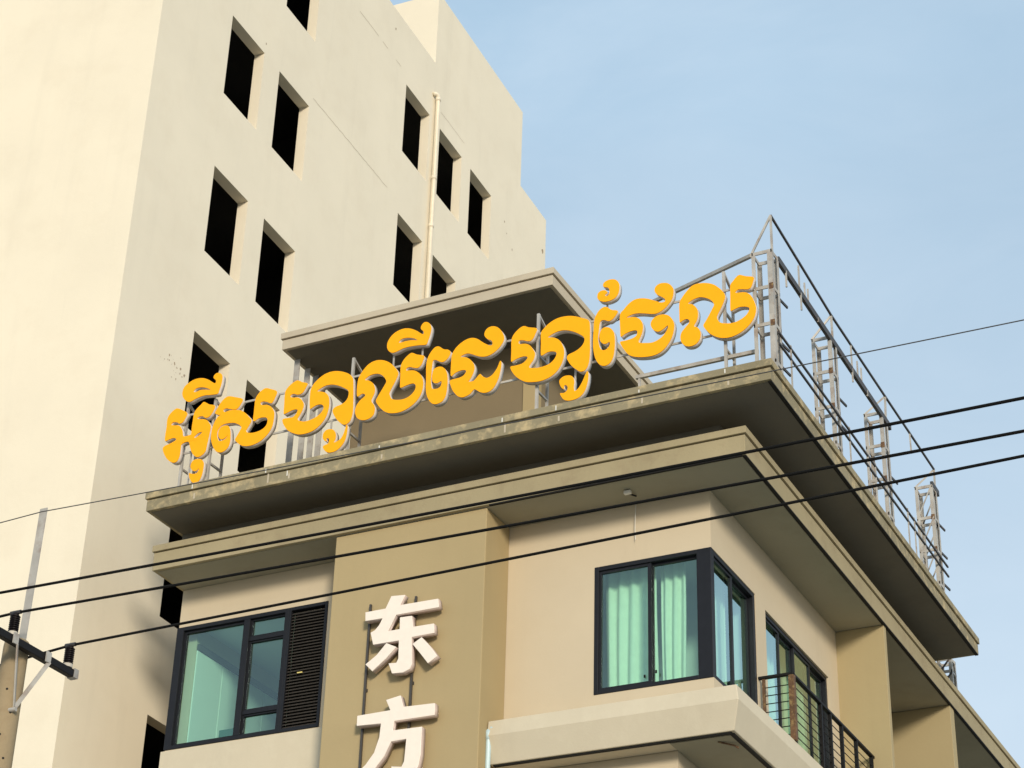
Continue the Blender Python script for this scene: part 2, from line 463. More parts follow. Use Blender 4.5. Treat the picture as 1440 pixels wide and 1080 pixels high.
# ================================================================== hotel
HX0, HXW, HYW = -17.05, -8.71, 22.744         # left end, side wall plane, front wall plane
hotel = thing('hotel_building', 'beige corner hotel with deep stacked roof slabs, teal corner windows and taupe pilaster', 'building', (HX0, HYW, 0))
ZB = 14.0
LW = (HX0, -14.50, 11.52, 13.40)              # left corner window
RW = (-10.365, HXW, 11.365, 13.17)            # right corner window
wall_grid('y', HYW, HYW+0.2, (HX0, HXW), (10.47, ZB), [(HX0-1, LW[1], LW[2], LW[3]), (RW[0], HXW+1, RW[2], RW[3])]).build('front_wall', M['wall'], hotel)
wall_grid('x', HXW, HXW-0.2, (HYW+0.2, 27.9), (10.47, ZB), [(HYW, 24.37, RW[2], RW[3]), (24.76, 27.44, 11.03, 13.10)]).build('side_wall', M['wall'], hotel)
wall_grid('x', HX0, HX0+0.2, (HYW+0.2, 36.0), (10.47, ZB), []).build('left_wall', M['wall'], hotel)
MB().box(HX0, -9.21, HYW, 36.0, 0.0, 10.465).build('lower_wall', M['wall'], hotel)
MB().box(HX0+0.2, -10.5, 35.8, 36.0, 10.47, ZB).build('rear_wall', M['wall'], hotel)
MB().box(-14.015, -11.654, 22.05, HYW-0.002, 0.0, ZB-0.002).build('pilaster', M['taupe'], hotel, bevel=0.012)
MB().box(HX0-0.05, -14.40, HYW-0.035, HYW-0.001, 0.0, LW[2]-0.02).build('sill_panel', M['ledge'], hotel, bevel=0.008)
# fins and loggia on the side street
MB().box(HXW-0.2, -7.96, 27.9, 28.02, 10.47, ZB-0.002).build('fin_wall', M['tan'], hotel, bevel=0.006)
MB().box(-10.5, -7.96, 31.46, 31.70, 10.47, ZB-0.002).build('fin_wall', M['tan'], hotel, bevel=0.006)
MB().box(-10.7, -10.5, 28.02, 35.8, 10.47, ZB-0.002).build('loggia_wall', M['penthouse'], hotel)
MB().box(-10.5, -8.91, 27.9, 28.02, 10.47, ZB-0.002).build('loggia_end_wall', M['penthouse'], hotel)
MB().box(-9.22, -7.96, 28.02, 36.0, 10.30, 10.62).build('loggia_floor', M['ledge'], hotel)

def slab(name, x0, x1, y0, y1, z0, zg, z1, fmat, smat, proud=0.025):
    s = MB().box(x0, x1, y0, y1, z0+0.012, zg-0.016).build(name, fmat, hotel, bevel=0.006)
    MB().box(x0+0.03, x1-0.03, y0+0.03, y1-0.03, zg-0.016, zg).build('shadow_groove', M['trim'], s)  # shadow line under the lip, put in as a recessed black strip
    MB().box(x0-proud, x1+proud, y0-proud, y1+proud, zg, z1).build('slab_lip', fmat, s, bevel=0.006)
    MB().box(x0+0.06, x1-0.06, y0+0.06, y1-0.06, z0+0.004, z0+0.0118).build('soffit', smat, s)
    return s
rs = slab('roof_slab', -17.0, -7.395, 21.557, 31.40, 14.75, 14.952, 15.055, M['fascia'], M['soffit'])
MB().box(-7.395-0.055, -7.395-0.001, 21.60, 31.38, 14.746, 14.7618).build('drip_trim', M['trim'], rs)
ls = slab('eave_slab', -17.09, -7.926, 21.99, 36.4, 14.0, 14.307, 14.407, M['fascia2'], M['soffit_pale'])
MB().box(-7.926-0.05, -7.926-0.001, 22.03, 36.3, 13.996, 14.0118).build('drip_trim', M['trim'], ls)
MB().box(-11.6, -7.976, 21.992, 22.03, 13.996, 14.0118).build('drip_trim', M['trim'], ls)
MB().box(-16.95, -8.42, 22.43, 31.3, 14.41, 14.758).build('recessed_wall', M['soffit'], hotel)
MB().box(-16.8, -9.0, 31.3, 36.0, 14.41, 14.6).build('low_roof', M['fascia2'], hotel)

# paint drips and lime runs on the roof edge
for k, (x, z, l) in enumerate(((-16.2, 15.03, .09), (-14.95, 15.02, .16), (-14.6, 14.93, .08), (-13.1, 15.0, .07), (-11.2, 15.02, .14), (-10.4, 15.03, .08), (-9.2, 15.0, .10), (-8.0, 15.03, .06))):
    yy = 21.5315 if z > 14.955 else 21.5565
    MB().box(x-.008, x+.008, yy-.004, yy, max(z-l, 14.956 if z > 14.955 else 14.77), z).build('paint_drip', M['white'], rs)
    MB().box(x+.02, x+.045, 21.5535, 21.5565, 14.80, 14.80+l).build('lime_run', M['canopy'], rs)
# fittings under the eave
fit = MB().tube([(-9.66, 22.50, 13.985), (-9.70, 22.36, 13.96)], 0.012, 8).build('soffit_pipe', M['trim'], ls)
MB().box(-9.76, -9.66, 22.30, 22.36, 13.945, 13.995).build('pipe_cap', M['white'], fit, bevel=0.01)
MB().tube([(-9.75, 22.70, 13.98), (-9.755, 22.69, 13.8), (-9.765, 22.70, 13.6), (-9.76, 22.705, 13.45)], 0.005, 6).build('loose_cord', M['white'], ls)

# ---- ledge running round the corner
def ledge():
    prof = [(0.0, 11.03), (0.468, 11.03), (0.503, 10.82), (0.396, 10.47), (-0.06, 10.47)]
    mb = MB(); n = len(prof)
    def ring(kind):
        out = []
        for k, (e, z) in enumerate(prof):
            ex = e if k < n-1 else -0.52
            if kind == 0: out.append((-11.64, HYW-e, z))
            elif kind == 1: out.append((HXW+ex, HYW-e, z))
            else: out.append((HXW+ex, 27.9, z))
        return out
    rr = [ring(k) for k in range(3)]
    for p in rr: mb.v += p
    for k in range(2):
        for j in range(n-1): mb.f.append((k*n+j, (k+1)*n+j, (k+1)*n+j+1, k*n+j+1))
    mb.f.append(tuple(range(n))); mb.f.append(tuple(2*n+j for j in range(n)))
    return mb
lg = ledge().build('balcony_ledge', M['ledge'], hotel, bevel=0.010)
MB().box(-9.2, -8.40, 22.46, 27.8, 10.455, 10.468).build('ledge_soffit', M['soffit_pale'], lg)
MB().box(-11.6, -8.36, 22.375, 22.43, 10.452, 10.469).build('drip_trim', M['trim'], lg)
MB().box(-8.40, -8.345, 22.43, 27.8, 10.452, 10.469).build('drip_trim', M['trim'], lg)
hk = MB().tube([(-8.62, 22.60, 10.45), (-8.45, 22.72, 10.42), (-8.42, 22.76, 10.40), (-8.44, 22.80, 10.43)], 0.012, 8).build('soffit_hook', M['rusty'], lg)

# ---- side balcony railing
rl = MB().bar((-8.25, 24.38, 11.955), (-8.25, 27.9, 11.955), 0.06, 0.035)
rl.bar((-8.71, 24.40, 11.955), (-8.22, 24.40, 11.955), 0.06, 0.035)
rail = rl.build('balcony_railing', M['blackmetal'], hotel, bevel=0.004)
MB().box(-8.29, -8.21, 24.37, 24.45, 11.03, 11.937).build('corner_post', M['rusty'], rail, bevel=0.004)
for y in (25.55, 25.95, 26.45, 27.1, 27.82):
    MB().box(-8.275, -8.225, y-0.02, y+0.02, 11.03, 11.937).build('railing_post', M['blackmetal'], rail)
MB().box(-8.66, -8.62, 24.385, 24.415, 11.03, 11.937).build('railing_post', M['rusty'], rail)
for k in range(7):
    z = 11.12+0.115*k
    MB().tube([(-8.25, 24.45, z), (-8.25, 27.9, z)], 0.007, 6).build('railing_rod', M['blackmetal'], rail)
    MB().tube([(-8.64, 24.40, z), (-8.29, 24.40, z)], 0.007, 6).build('railing_rod', M['blackmetal'], rail)

# ---- windows -------------------------------------------------------------
def frame_bars(mb, axis, c, u0, u1, z0, z1, ws, depth=0.07):
    """rectangular frame on plane c; ws = widths (left, right, bottom, top)"""
    l, r_, b, t = ws
    def bx(ua, ub, za, zb):
        if axis == 'y': mb.box(ua, ub, c, c+depth, za, zb)
        else: mb.box(c-depth, c, ua, ub, za, zb)
    if l: bx(u0, u0+l, z0, z1)
    if r_: bx(u1-r_, u1, z0, z1)
    if b: bx(u0+l, u1-r_, z0, z0+b)
    if t: bx(u0+l, u1-r_, z1-t, z1)
    return mb
def pane(parent, axis, c, u0, u1, z0, z1):
    mb = MB()
    if axis == 'y': mb.quad((u0, c, z0), (u1, c, z0), (u1, c, z1), (u0, c, z1))
    else: mb.quad((c, u0, z0), (c, u1, z0), (c, u1, z1), (c, u0, z1))
    return mb.build('pane', M['glass'], parent)
FY = HYW+0.03
# right corner window, front leaf pair and side leaf pair
x0, x1, z0, z1 = RW
w1 = frame_bars(MB(), 'y', FY-0.04, x0, x1-0.002, z0+0.002, z1-0.002, (0.06, 0.20, 0.05, 0.06), 0.11).build('corner_window', M['frame'], hotel, bevel=0.004)
frame_bars(MB(), 'y', FY-0.015, x0+0.06, -9.56, z0+0.05, z1-0.06, (0.035, 0.05, 0.04, 0.04), 0.04).build('sash', M['frame'], w1)
frame_bars(MB(), 'y', FY+0.03, -9.60, x1-0.20, z0+0.05, z1-0.06, (0.05, 0.03, 0.035, 0.035), 0.04).build('sash', M['frame'], w1)
pane(w1, 'y', FY+0.005, x0+0.09, -9.60, z0+0.085, z1-0.095)
pane(w1, 'y', FY+0.05, -9.56, x1-0.225, z0+0.08, z1-0.09)
for (x, z) in ((-9.66, z0+0.16), (-9.50, z0+0.20)):
    MB().box(x-0.012, x+0.012, FY-0.022, FY-0.012, z-0.02, z+0.02).build('latch', M['trim'], w1)
w2 = frame_bars(MB(), 'x', HXW-0.01, HYW+0.072, 24.37, z0+0.002, z1-0.002, (0.05, 0.07, 0.05, 0.06), 0.11).build('corner_window', M['frame'], hotel, bevel=0.004)
frame_bars(MB(), 'x', HXW-0.035, HYW+0.122, 23.58, z0+0.05, z1-0.06, (0.03, 0.06, 0.04, 0.04), 0.04).build('sash', M['frame'], w2)
frame_bars(MB(), 'x', HXW-0.08, 23.52, 24.30, z0+0.05, z1-0.06, (0.06, 0.04, 0.04, 0.04), 0.04).build('sash', M['frame'], w2)
pane(w2, 'x', HXW-0.055, HYW+0.15, 23.53, z0+0.085, z1-0.095)
pane(w2, 'x', HXW-0.10, 23.57, 24.27, z0+0.085, z1-0.095)
# balcony door set
w3 = frame_bars(MB(), 'x', HXW-0.03, 24.762, 27.438, 11.032, 13.098, (0.05, 0.05, 0.04, 0.06), 0.11).build('balcony_door', M['frame'], hotel, bevel=0.004)
ys = [24.81, 25.40, 26.02, 26.70, 27.39]
for k in range(4):
    dx = 0.05 if k % 2 == 0 else 0.09
    frame_bars(MB(), 'x', HXW-dx, ys[k], ys[k+1]+(0.03 if k < 3 else 0), 11.07, 13.04, (0.04, 0.045, 0.06, 0.04), 0.035).build('sash', M['frame'], w3)
    pane(w3, 'x', HXW-dx-0.018, ys[k]+0.035, ys[k+1]-0.01, 11.12, 13.005)
# left corner window: big pane, narrow pane with transoms, louvre
x0, x1, z0, z1 = LW
w4 = frame_bars(MB(), 'y', FY-0.045, x0-0.02, -15.15, z0+0.002, z1-0.002, (0.12, 0.06, 0.055, 0.06), 0.12)
w4.box(-15.90, -15.80, FY-0.045, FY+0.075, z0+0.057, z1-0.062)
w4 = w4.build('corner_window', M['frame'], hotel, bevel=0.004)
for (a, b) in ((13.00, 13.06), (11.885, 11.94)): MB().box(-15.80, -15.21, FY-0.02, FY+0.06, a, b).build('transom', M['frame'], w4)
frame_bars(MB(), 'y', FY+0.0, x0+0.10, -15.90, z0+0.057, z1-0.062, (0.035, 0.035, 0.03, 0.035), 0.05).build('sash', M['frame'], w4)
pane(w4, 'y', FY+0.03, x0+0.13, -15.93, z0+0.085, z1-0.095)
for (a, b) in ((z0+0.057, 11.885), (11.94, 13.00), (13.06, z1-0.062)):
    frame_bars(MB(), 'y', FY+0.0, -15.80, -15.21, a, b, (0.025, 0.025, 0.025, 0.025), 0.05).build('sash', M['frame'], w4)
    pane(w4, 'y', FY+0.03, -15.778, -15.232, a+0.022, b-0.022)
lou = frame_bars(MB(), 'y', FY-0.045, -15.15, x1-0.002, z0+0.002, z1-0.002, (0.045, 0.045, 0.05, 0.05), 0.10).build('louvre', M['frame'], hotel, bevel=0.003)
sm = MB(); ca, sa = math.cos(R(38)), math.sin(R(38))
L_, D_, T_ = 0.555, 0.030, 0.004
q = []
for sy, sz in ((-D_, -T_), (D_, -T_), (D_, T_), (-D_, T_)): q.append((sy*ca-sz*sa, sy*sa+sz*ca))
for x in (-L_/2, L_/2): sm.v += [(x, a, b) for a, b in q]
sm.f = [(0,1,2,3),(7,6,5,4),(0,4,5,1),(1,5,6,2),(2,6,7,3),(3,7,4,0)]
sme = sm.mesh('slat', M['slat'])
for k in range(38):
    place('slat', sme, lou, (-14.826, FY-0.005, z0+0.075+k*0.0462))
MB().box(-15.10, -14.55, FY+0.06, FY+0.066, z0+0.05, z1-0.05).build('louvre_backing', M['trim'], lou)
MB().box(-14.92, -14.84, FY-0.05, FY-0.035, 12.362, 12.378).build('tape_mark', M['tape'], lou)

# ---- rooms behind the glass
def room(x0, x1, y0, y1, zf, zc):
    MB().box(x0, x1, y0, y1, zf-0.1, zf).build('room_floor', M['roomdark'], hotel)
    MB().box(x0, x1, y0, y1, zc, zc+0.1).build('room_ceiling', M['room'], hotel)
    MB().box(x0, x1, y1, y1+0.1, zf, zc).build('room_back_wall', M['room'], hotel)
room(HX0+0.2, -14.2, HYW+0.2, 26.8, 11.35, 13.46)
MB().box(-14.2, -14.1, HYW+0.2, 26.9, 11.25, 13.56).build('partition_wall', M['room'], hotel)
for (ya, yb) in ((22.96, 23.62), (23.64, 24.10), (24.12, 24.75), (24.77, 25.9)):
    MB().box(HX0+0.202, HX0+0.222, ya, yb, 11.36, 13.10).build('wall_panel', M['room'], hotel, bevel=0.003)
MB().box(HX0+0.202, HX0+0.25, 22.96, 25.9, 13.11, 13.20).build('curtain_rail', M['slat'], hotel)
MB().bar((HX0+0.25, 23.45, 11.80), (-15.2, 23.9, 11.80), 0.03).build('inner_dark_bar', M['blackmetal'], hotel)  # thin black bar drawing a dark level line behind the left pane
MB().box(-16.55, -16.30, 23.3, 23.55, 11.35, 11.95).build('inner_cabinet', M['teal'], hotel, bevel=0.01)
room(-12.3, HXW-0.2, HYW+0.2, 27.8, 11.02, 13.46)
MB().box(-12.4, -12.3, HYW+0.2, 27.9, 10.92, 13.56).build('partition_wall', M['room'], hotel)
MB().box(-12.3, -8.92, 24.50, 24.60, 11.02, 13.46).build('partition_wall', M['room'], hotel)

def curtain(label, axis, c, u0, u1, z0, z1, pleat, amp, sd):
    random.seed(sd)
    mb = MB(); n = int((u1-u0)/pleat*8); ph = random.uniform(0, 6); nz_ = 10
    for j in range(nz_+1):
        zt = j/nz_; z = z0+(z1-z0)*zt
        for i in range(n+1):
            u = u0+(u1-u0)*i/n
            a = math.sin(2*math.pi*(u-u0)/pleat+ph+0.9*math.sin((u-u0)*5+sd)+0.25*math.sin(zt*3+i))
            d = c+amp*a*(0.75+0.25*(1-zt))
            uu = u+0.012*math.sin(zt*4+u*9)
            mb.v.append((uu, d, z) if axis == 'y' else (d, uu, z))
    for j in range(nz_):
        for i in range(n):
            k = j*(n+1)+i; mb.f.append((k, k+1, k+n+2, k+n+1))
    o = mb.build('curtain', M['curtain'], smooth=True)
    s = o.modifiers.new('thick', 'SOLIDIFY'); s.thickness = 0.003
    return tag(o, label, 'curtain', 'curtains behind the glass')
curtain('pale pleated curtain filling the outer sash of the front corner window', 'y', HYW+0.33, -10.35, -9.60, 11.03, 13.40, 0.15, 0.035, 1)
curtain('pale gathered curtain half drawn behind the inner sash beside the window post', 'y', HYW+0.36, -9.56, -9.22, 11.03, 13.40, 0.11, 0.035, 2)
curtain('long pale curtain drawn behind the balcony door panes', 'x', HXW-0.42, 25.35, 27.42, 11.03, 13.40, 0.16, 0.04, 4)
curtain('narrow gathered curtain behind the side leaf of the corner window', 'x', HXW-0.38, 23.75, 24.30, 11.03, 13.40, 0.12, 0.03, 5)
random.seed(11)

# ---- pale blue drain pipe at the ledge end
bp_ = MB().tube([(-11.52, 22.30, 10.93), (-11.60, 22.29, 10.93), (-11.625, 22.285, 10.91), (-11.63, 22.28, 10.86), (-11.63, 22.28, 4.0)], 0.035, 12)
bp_ = bp_.build('drain_pipe', M['pvcblue'], hotel, smooth=True)
MB().tube([(-11.63, 22.28, 10.78), (-11.63, 22.28, 10.90)], 0.042, 12).build('pipe_elbow', M['pvcblue'], bp_, smooth=True)

# ---- penthouse on the roof
CX0, CX1, CY0, CY1 = -15.50, -10.93, 22.43, 28.2
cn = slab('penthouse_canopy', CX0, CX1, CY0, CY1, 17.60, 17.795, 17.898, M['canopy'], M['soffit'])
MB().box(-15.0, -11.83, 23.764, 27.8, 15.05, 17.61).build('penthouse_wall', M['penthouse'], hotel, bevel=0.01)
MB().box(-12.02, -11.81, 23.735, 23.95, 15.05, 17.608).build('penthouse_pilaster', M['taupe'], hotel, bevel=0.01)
for y in (22.76, 23.06, 23.30, 23.52):
    MB().angle((-15.47, y, 15.05), (-15.47, y, 17.61), 0.10, 0.012, (1, 0, 0), (0, 1, 0)).build('canopy_post', M['steel'], hotel)

# ================================================================== rooftop sign
SIGN_LETTERS = [  # X, Z outlines traced from image pixels and projected onto the sign plane
 [[-16.815,16.536,-16.696,16.471,-16.617,16.406,-16.647,16.327,-16.68,16.271,-16.738,16.255,-16.782,16.286,-16.855,16.305,-16.891,16.271,-16.817,16.244,-16.734,16.222,-16.671,16.122,-16.638,16.021,-16.518,16.019,-16.501,16.038,-16.505,16.153,-16.499,16.265,-16.494,16.378,-16.452,16.446,-16.389,16.499,-16.334,16.538,-16.236,16.474,-16.132,16.431,-16.151,16.34,-16.21,16.259,-16.279,16.255,-16.334,16.295,-16.404,16.298,-16.414,16.266,-16.266,16.223,-16.198,16.152,-16.163,16.078,-16.173,15.949,-16.193,15.784,-16.209,15.676,-16.28,15.616,-16.359,15.614,-16.437,15.687,-16.489,15.791,-16.533,15.904,-16.651,15.891,-16.663,15.828,-16.666,15.697,-16.704,15.612,-16.784,15.61,-16.884,15.687,-16.958,15.797,-16.991,15.888,-16.956,15.928,-16.868,15.947,-16.782,15.976,-16.765,16.001,-16.819,16.031,-16.898,16.02,-16.967,16.012,-16.975,16.141,-16.97,16.254,-16.975,16.37,-16.954,16.442,-16.892,16.505],[-16.442,15.965,-16.388,16.014,-16.311,16.025,-16.336,15.987,-16.41,15.949]],
 [[-16.756,16.784,-16.738,16.877,-16.665,16.938,-16.549,16.979,-16.416,16.968,-16.299,16.912,-16.211,16.843,-16.169,16.823,-16.164,16.871,-16.21,16.92,-16.206,16.968,-16.159,16.996,-16.097,16.977,-16.055,16.923,-16.056,16.798,-16.083,16.688,-16.105,16.626,-16.216,16.632,-16.357,16.651,-16.495,16.628,-16.591,16.596,-16.666,16.628,-16.729,16.7],[-16.552,16.761,-16.517,16.807,-16.437,16.812,-16.333,16.78,-16.243,16.725,-16.329,16.748,-16.431,16.764,-16.5,16.749]],
 [[-16.445,15.484,-16.42,15.557,-16.344,15.578,-16.263,15.553,-16.215,15.488,-16.212,15.38,-16.228,15.273,-16.268,15.199,-16.324,15.177,-16.386,15.204,-16.434,15.278,-16.455,15.366,-16.373,15.336,-16.306,15.348,-16.289,15.414,-16.32,15.384,-16.369,15.383,-16.419,15.419]],
 [[-15.896,16.536,-15.777,16.494,-15.643,16.433,-15.661,16.363,-15.705,16.299,-15.753,16.28,-15.845,16.306,-15.912,16.333,-15.962,16.326,-15.965,16.3,-15.928,16.276,-15.843,16.287,-15.739,16.27,-15.647,16.238,-15.565,16.177,-15.494,16.1,-15.446,16.029,-15.473,15.963,-15.515,15.893,-15.525,15.872,-15.484,15.832,-15.4,15.812,-15.301,15.817,-15.218,15.847,-15.173,15.897,-15.162,15.967,-15.185,16.014,-15.249,16.034,-15.324,16.033,-15.383,16.003,-15.417,16.023,-15.417,16.144,-15.417,16.266,-15.415,16.363,-15.391,16.431,-15.334,16.491,-15.25,16.527,-15.146,16.485,-15.046,16.426,-15.068,16.333,-15.099,16.267,-15.134,16.245,-15.213,16.287,-15.278,16.307,-15.32,16.29,-15.284,16.248,-15.208,16.237,-15.128,16.189,-15.07,16.103,-15.055,16.015,-15.066,15.873,-15.1,15.785,-15.166,15.704,-15.258,15.64,-15.378,15.606,-15.491,15.609,-15.568,15.635,-15.636,15.685,-15.701,15.759,-15.676,15.814,-15.634,15.889,-15.609,15.944,-15.638,15.984,-15.673,16.012,-15.753,16.054,-15.856,16.071,-15.944,16.066,-16.003,16.03,-16.034,15.964,-16.028,15.89,-15.997,15.817,-15.951,15.794,-15.895,15.803,-15.856,15.831,-15.836,15.872,-15.877,15.833,-15.931,15.818,-15.976,15.84,-16.007,15.897,-16.012,15.971,-15.984,16.023,-15.929,16.044,-15.851,16.027,-15.812,15.964,-15.792,15.863,-15.787,15.741,-15.815,15.657,-15.872,15.61,-15.94,15.6,-16.021,15.641,-16.09,15.746,-16.13,15.863,-16.137,15.974,-16.124,16.081,-16.095,16.16,-16.052,16.224,-16.009,16.241,-16.049,16.254,-16.112,16.298,-16.081,16.365,-16.039,16.442,-15.97,16.513]],
 [[-14.703,16.533,-14.619,16.484,-14.527,16.442,-14.544,16.388,-14.588,16.312,-14.63,16.286,-14.688,16.289,-14.749,16.317,-14.792,16.309,-14.804,16.283,-14.757,16.254,-14.669,16.238,-14.606,16.188,-14.562,16.107,-14.569,16.023,-14.605,15.946,-14.643,15.884,-14.618,15.843,-14.513,15.806,-14.399,15.816,-14.302,15.851,-14.235,15.907,-14.212,15.972,-14.245,16.022,-14.318,16.038,-14.389,16.018,-14.437,15.994,-14.45,16.025,-14.463,16.17,-14.463,16.284,-14.447,16.352,-14.409,16.415,-14.328,16.482,-14.231,16.531,-14.117,16.545,-14.0,16.523,-13.882,16.471,-13.806,16.418,-13.758,16.35,-13.742,16.233,-13.727,16.032,-13.717,15.805,-13.735,15.684,-13.773,15.623,-13.842,15.603,-13.916,15.654,-13.978,15.724,-14.036,15.82,-14.056,15.888,-14.01,15.934,-13.926,15.95,-13.858,15.984,-13.813,16.051,-13.814,16.15,-13.875,16.206,-13.98,16.273,-14.099,16.322,-14.2,16.331,-14.284,16.307,-14.35,16.272,-14.294,16.252,-14.204,16.211,-14.148,16.141,-14.125,16.037,-14.13,15.925,-14.157,15.819,-14.22,15.721,-14.313,15.643,-14.423,15.605,-14.567,15.603,-14.686,15.647,-14.794,15.72,-14.869,15.821,-14.901,15.898,-14.887,15.931,-14.799,15.926,-14.726,15.924,-14.679,15.963,-14.655,16.014,-14.672,16.039,-14.738,16.044,-14.809,16.027,-14.883,16.008,-14.893,16.039,-14.897,16.182,-14.902,16.312,-14.895,16.397,-14.85,16.458,-14.781,16.508]],
 [[-14.183,15.462,-14.182,15.531,-14.144,15.579,-14.08,15.586,-14.014,15.558,-13.973,15.486,-13.973,15.403,-13.998,15.353,-13.949,15.357,-13.881,15.39,-13.841,15.458,-13.82,15.536,-13.805,15.599,-13.785,15.563,-13.79,15.447,-13.82,15.329,-13.884,15.247,-13.964,15.202,-14.062,15.202,-14.129,15.244,-14.17,15.308,-14.151,15.338,-14.089,15.352,-14.073,15.411,-14.097,15.444,-14.124,15.436,-14.114,15.399,-14.148,15.41]],
 [[-13.22,16.748,-13.209,16.833,-13.153,16.917,-13.07,16.968,-12.967,16.987,-12.862,16.966,-12.756,16.908,-12.665,16.833,-12.63,16.816,-12.629,16.859,-12.67,16.905,-12.676,16.95,-12.641,17.003,-12.59,17.008,-12.536,16.969,-12.506,16.891,-12.518,16.788,-12.547,16.69,-12.577,16.627,-12.672,16.642,-12.809,16.657,-12.947,16.655,-13.048,16.627,-13.126,16.623,-13.189,16.67],[-13.032,16.772,-12.991,16.816,-12.905,16.821,-12.8,16.79,-12.72,16.736,-12.815,16.759,-12.919,16.766,-12.988,16.762]],
 [[-13.666,16.291,-13.638,16.372,-13.574,16.462,-13.492,16.531,-13.39,16.556,-13.284,16.538,-13.177,16.482,-13.085,16.391,-13.009,16.274,-13.028,16.178,-13.081,16.07,-13.127,15.977,-13.123,15.925,-13.084,15.856,-12.997,15.819,-12.878,15.809,-12.778,15.846,-12.715,15.917,-12.707,15.984,-12.738,16.025,-12.806,16.032,-12.89,16.017,-12.949,16.005,-12.963,16.043,-12.966,16.198,-12.971,16.355,-12.942,16.436,-12.886,16.501,-12.803,16.545,-12.715,16.495,-12.601,16.45,-12.607,16.391,-12.636,16.311,-12.685,16.271,-12.754,16.287,-12.823,16.317,-12.874,16.307,-12.877,16.271,-12.82,16.259,-12.733,16.234,-12.644,16.158,-12.597,16.061,-12.59,15.94,-12.617,15.827,-12.687,15.724,-12.8,15.648,-12.933,15.609,-13.069,15.619,-13.174,15.663,-13.265,15.751,-13.342,15.871,-13.321,15.935,-13.267,16.026,-13.213,16.117,-13.194,16.174,-13.249,16.264,-13.321,16.319,-13.409,16.336,-13.495,16.321,-13.557,16.275,-13.49,16.25,-13.416,16.19,-13.379,16.104,-13.378,16.017,-13.422,15.906,-13.373,15.827,-13.354,15.754,-13.37,15.664,-13.444,15.612,-13.547,15.613,-13.637,15.672,-13.676,15.775,-13.661,15.874,-13.606,15.948,-13.54,15.994,-13.529,16.025,-13.579,16.054,-13.638,16.024,-13.665,16.039,-13.674,16.154]],
 [[-12.543,16.038,-12.551,16.179,-12.552,16.319,-12.529,16.413,-12.479,16.499,-12.42,16.549,-12.357,16.541,-12.286,16.481,-12.216,16.457,-12.173,16.412,-12.191,16.346,-12.236,16.294,-12.289,16.271,-12.345,16.292,-12.402,16.333,-12.443,16.336,-12.457,16.297,-12.463,16.201,-12.466,16.104,-12.466,15.992,-12.447,15.891,-12.404,15.861,-12.336,15.859,-12.297,15.898,-12.294,15.96,-12.321,15.959,-12.368,15.945,-12.423,15.969,-12.447,16.03,-12.447,16.113,-12.428,16.185,-12.368,16.209,-12.306,16.199,-12.249,16.15,-12.214,16.073,-12.199,15.958,-12.202,15.821,-12.22,15.702,-12.27,15.631,-12.35,15.608,-12.419,15.626,-12.477,15.691,-12.523,15.798,-12.543,15.913]],
 [[-12.154,16.142,-12.153,16.267,-12.144,16.363,-12.093,16.449,-12.015,16.514,-11.921,16.555,-11.827,16.556,-11.744,16.516,-11.66,16.442,-11.577,16.38,-11.523,16.36,-11.508,16.392,-11.526,16.438,-11.581,16.472,-11.63,16.526,-11.643,16.578,-11.621,16.636,-11.568,16.669,-11.494,16.665,-11.425,16.623,-11.362,16.537,-11.332,16.446,-11.344,16.379,-11.401,16.296,-11.492,16.228,-11.584,16.201,-11.678,16.213,-11.76,16.25,-11.843,16.298,-11.911,16.321,-11.978,16.309,-12.007,16.288,-11.922,16.261,-11.853,16.21,-11.795,16.127,-11.781,16.041,-11.808,15.95,-11.852,15.878,-11.869,15.86,-11.797,15.845,-11.745,15.881,-11.687,15.936,-11.646,15.892,-11.584,15.85,-11.518,15.862,-11.467,15.905,-11.416,15.982,-11.38,16.073,-11.359,16.037,-11.374,15.904,-11.403,15.788,-11.459,15.678,-11.523,15.625,-11.602,15.616,-11.682,15.648,-11.765,15.71,-11.829,15.654,-11.895,15.628,-11.961,15.625,-12.03,15.665,-12.101,15.757,-12.147,15.864,-12.161,15.936,-12.097,15.949,-12.016,15.951,-11.95,15.97,-11.912,16.016,-11.913,16.044,-11.954,16.063,-12.021,16.062,-12.088,16.043,-12.138,16.006,-12.153,16.045]],
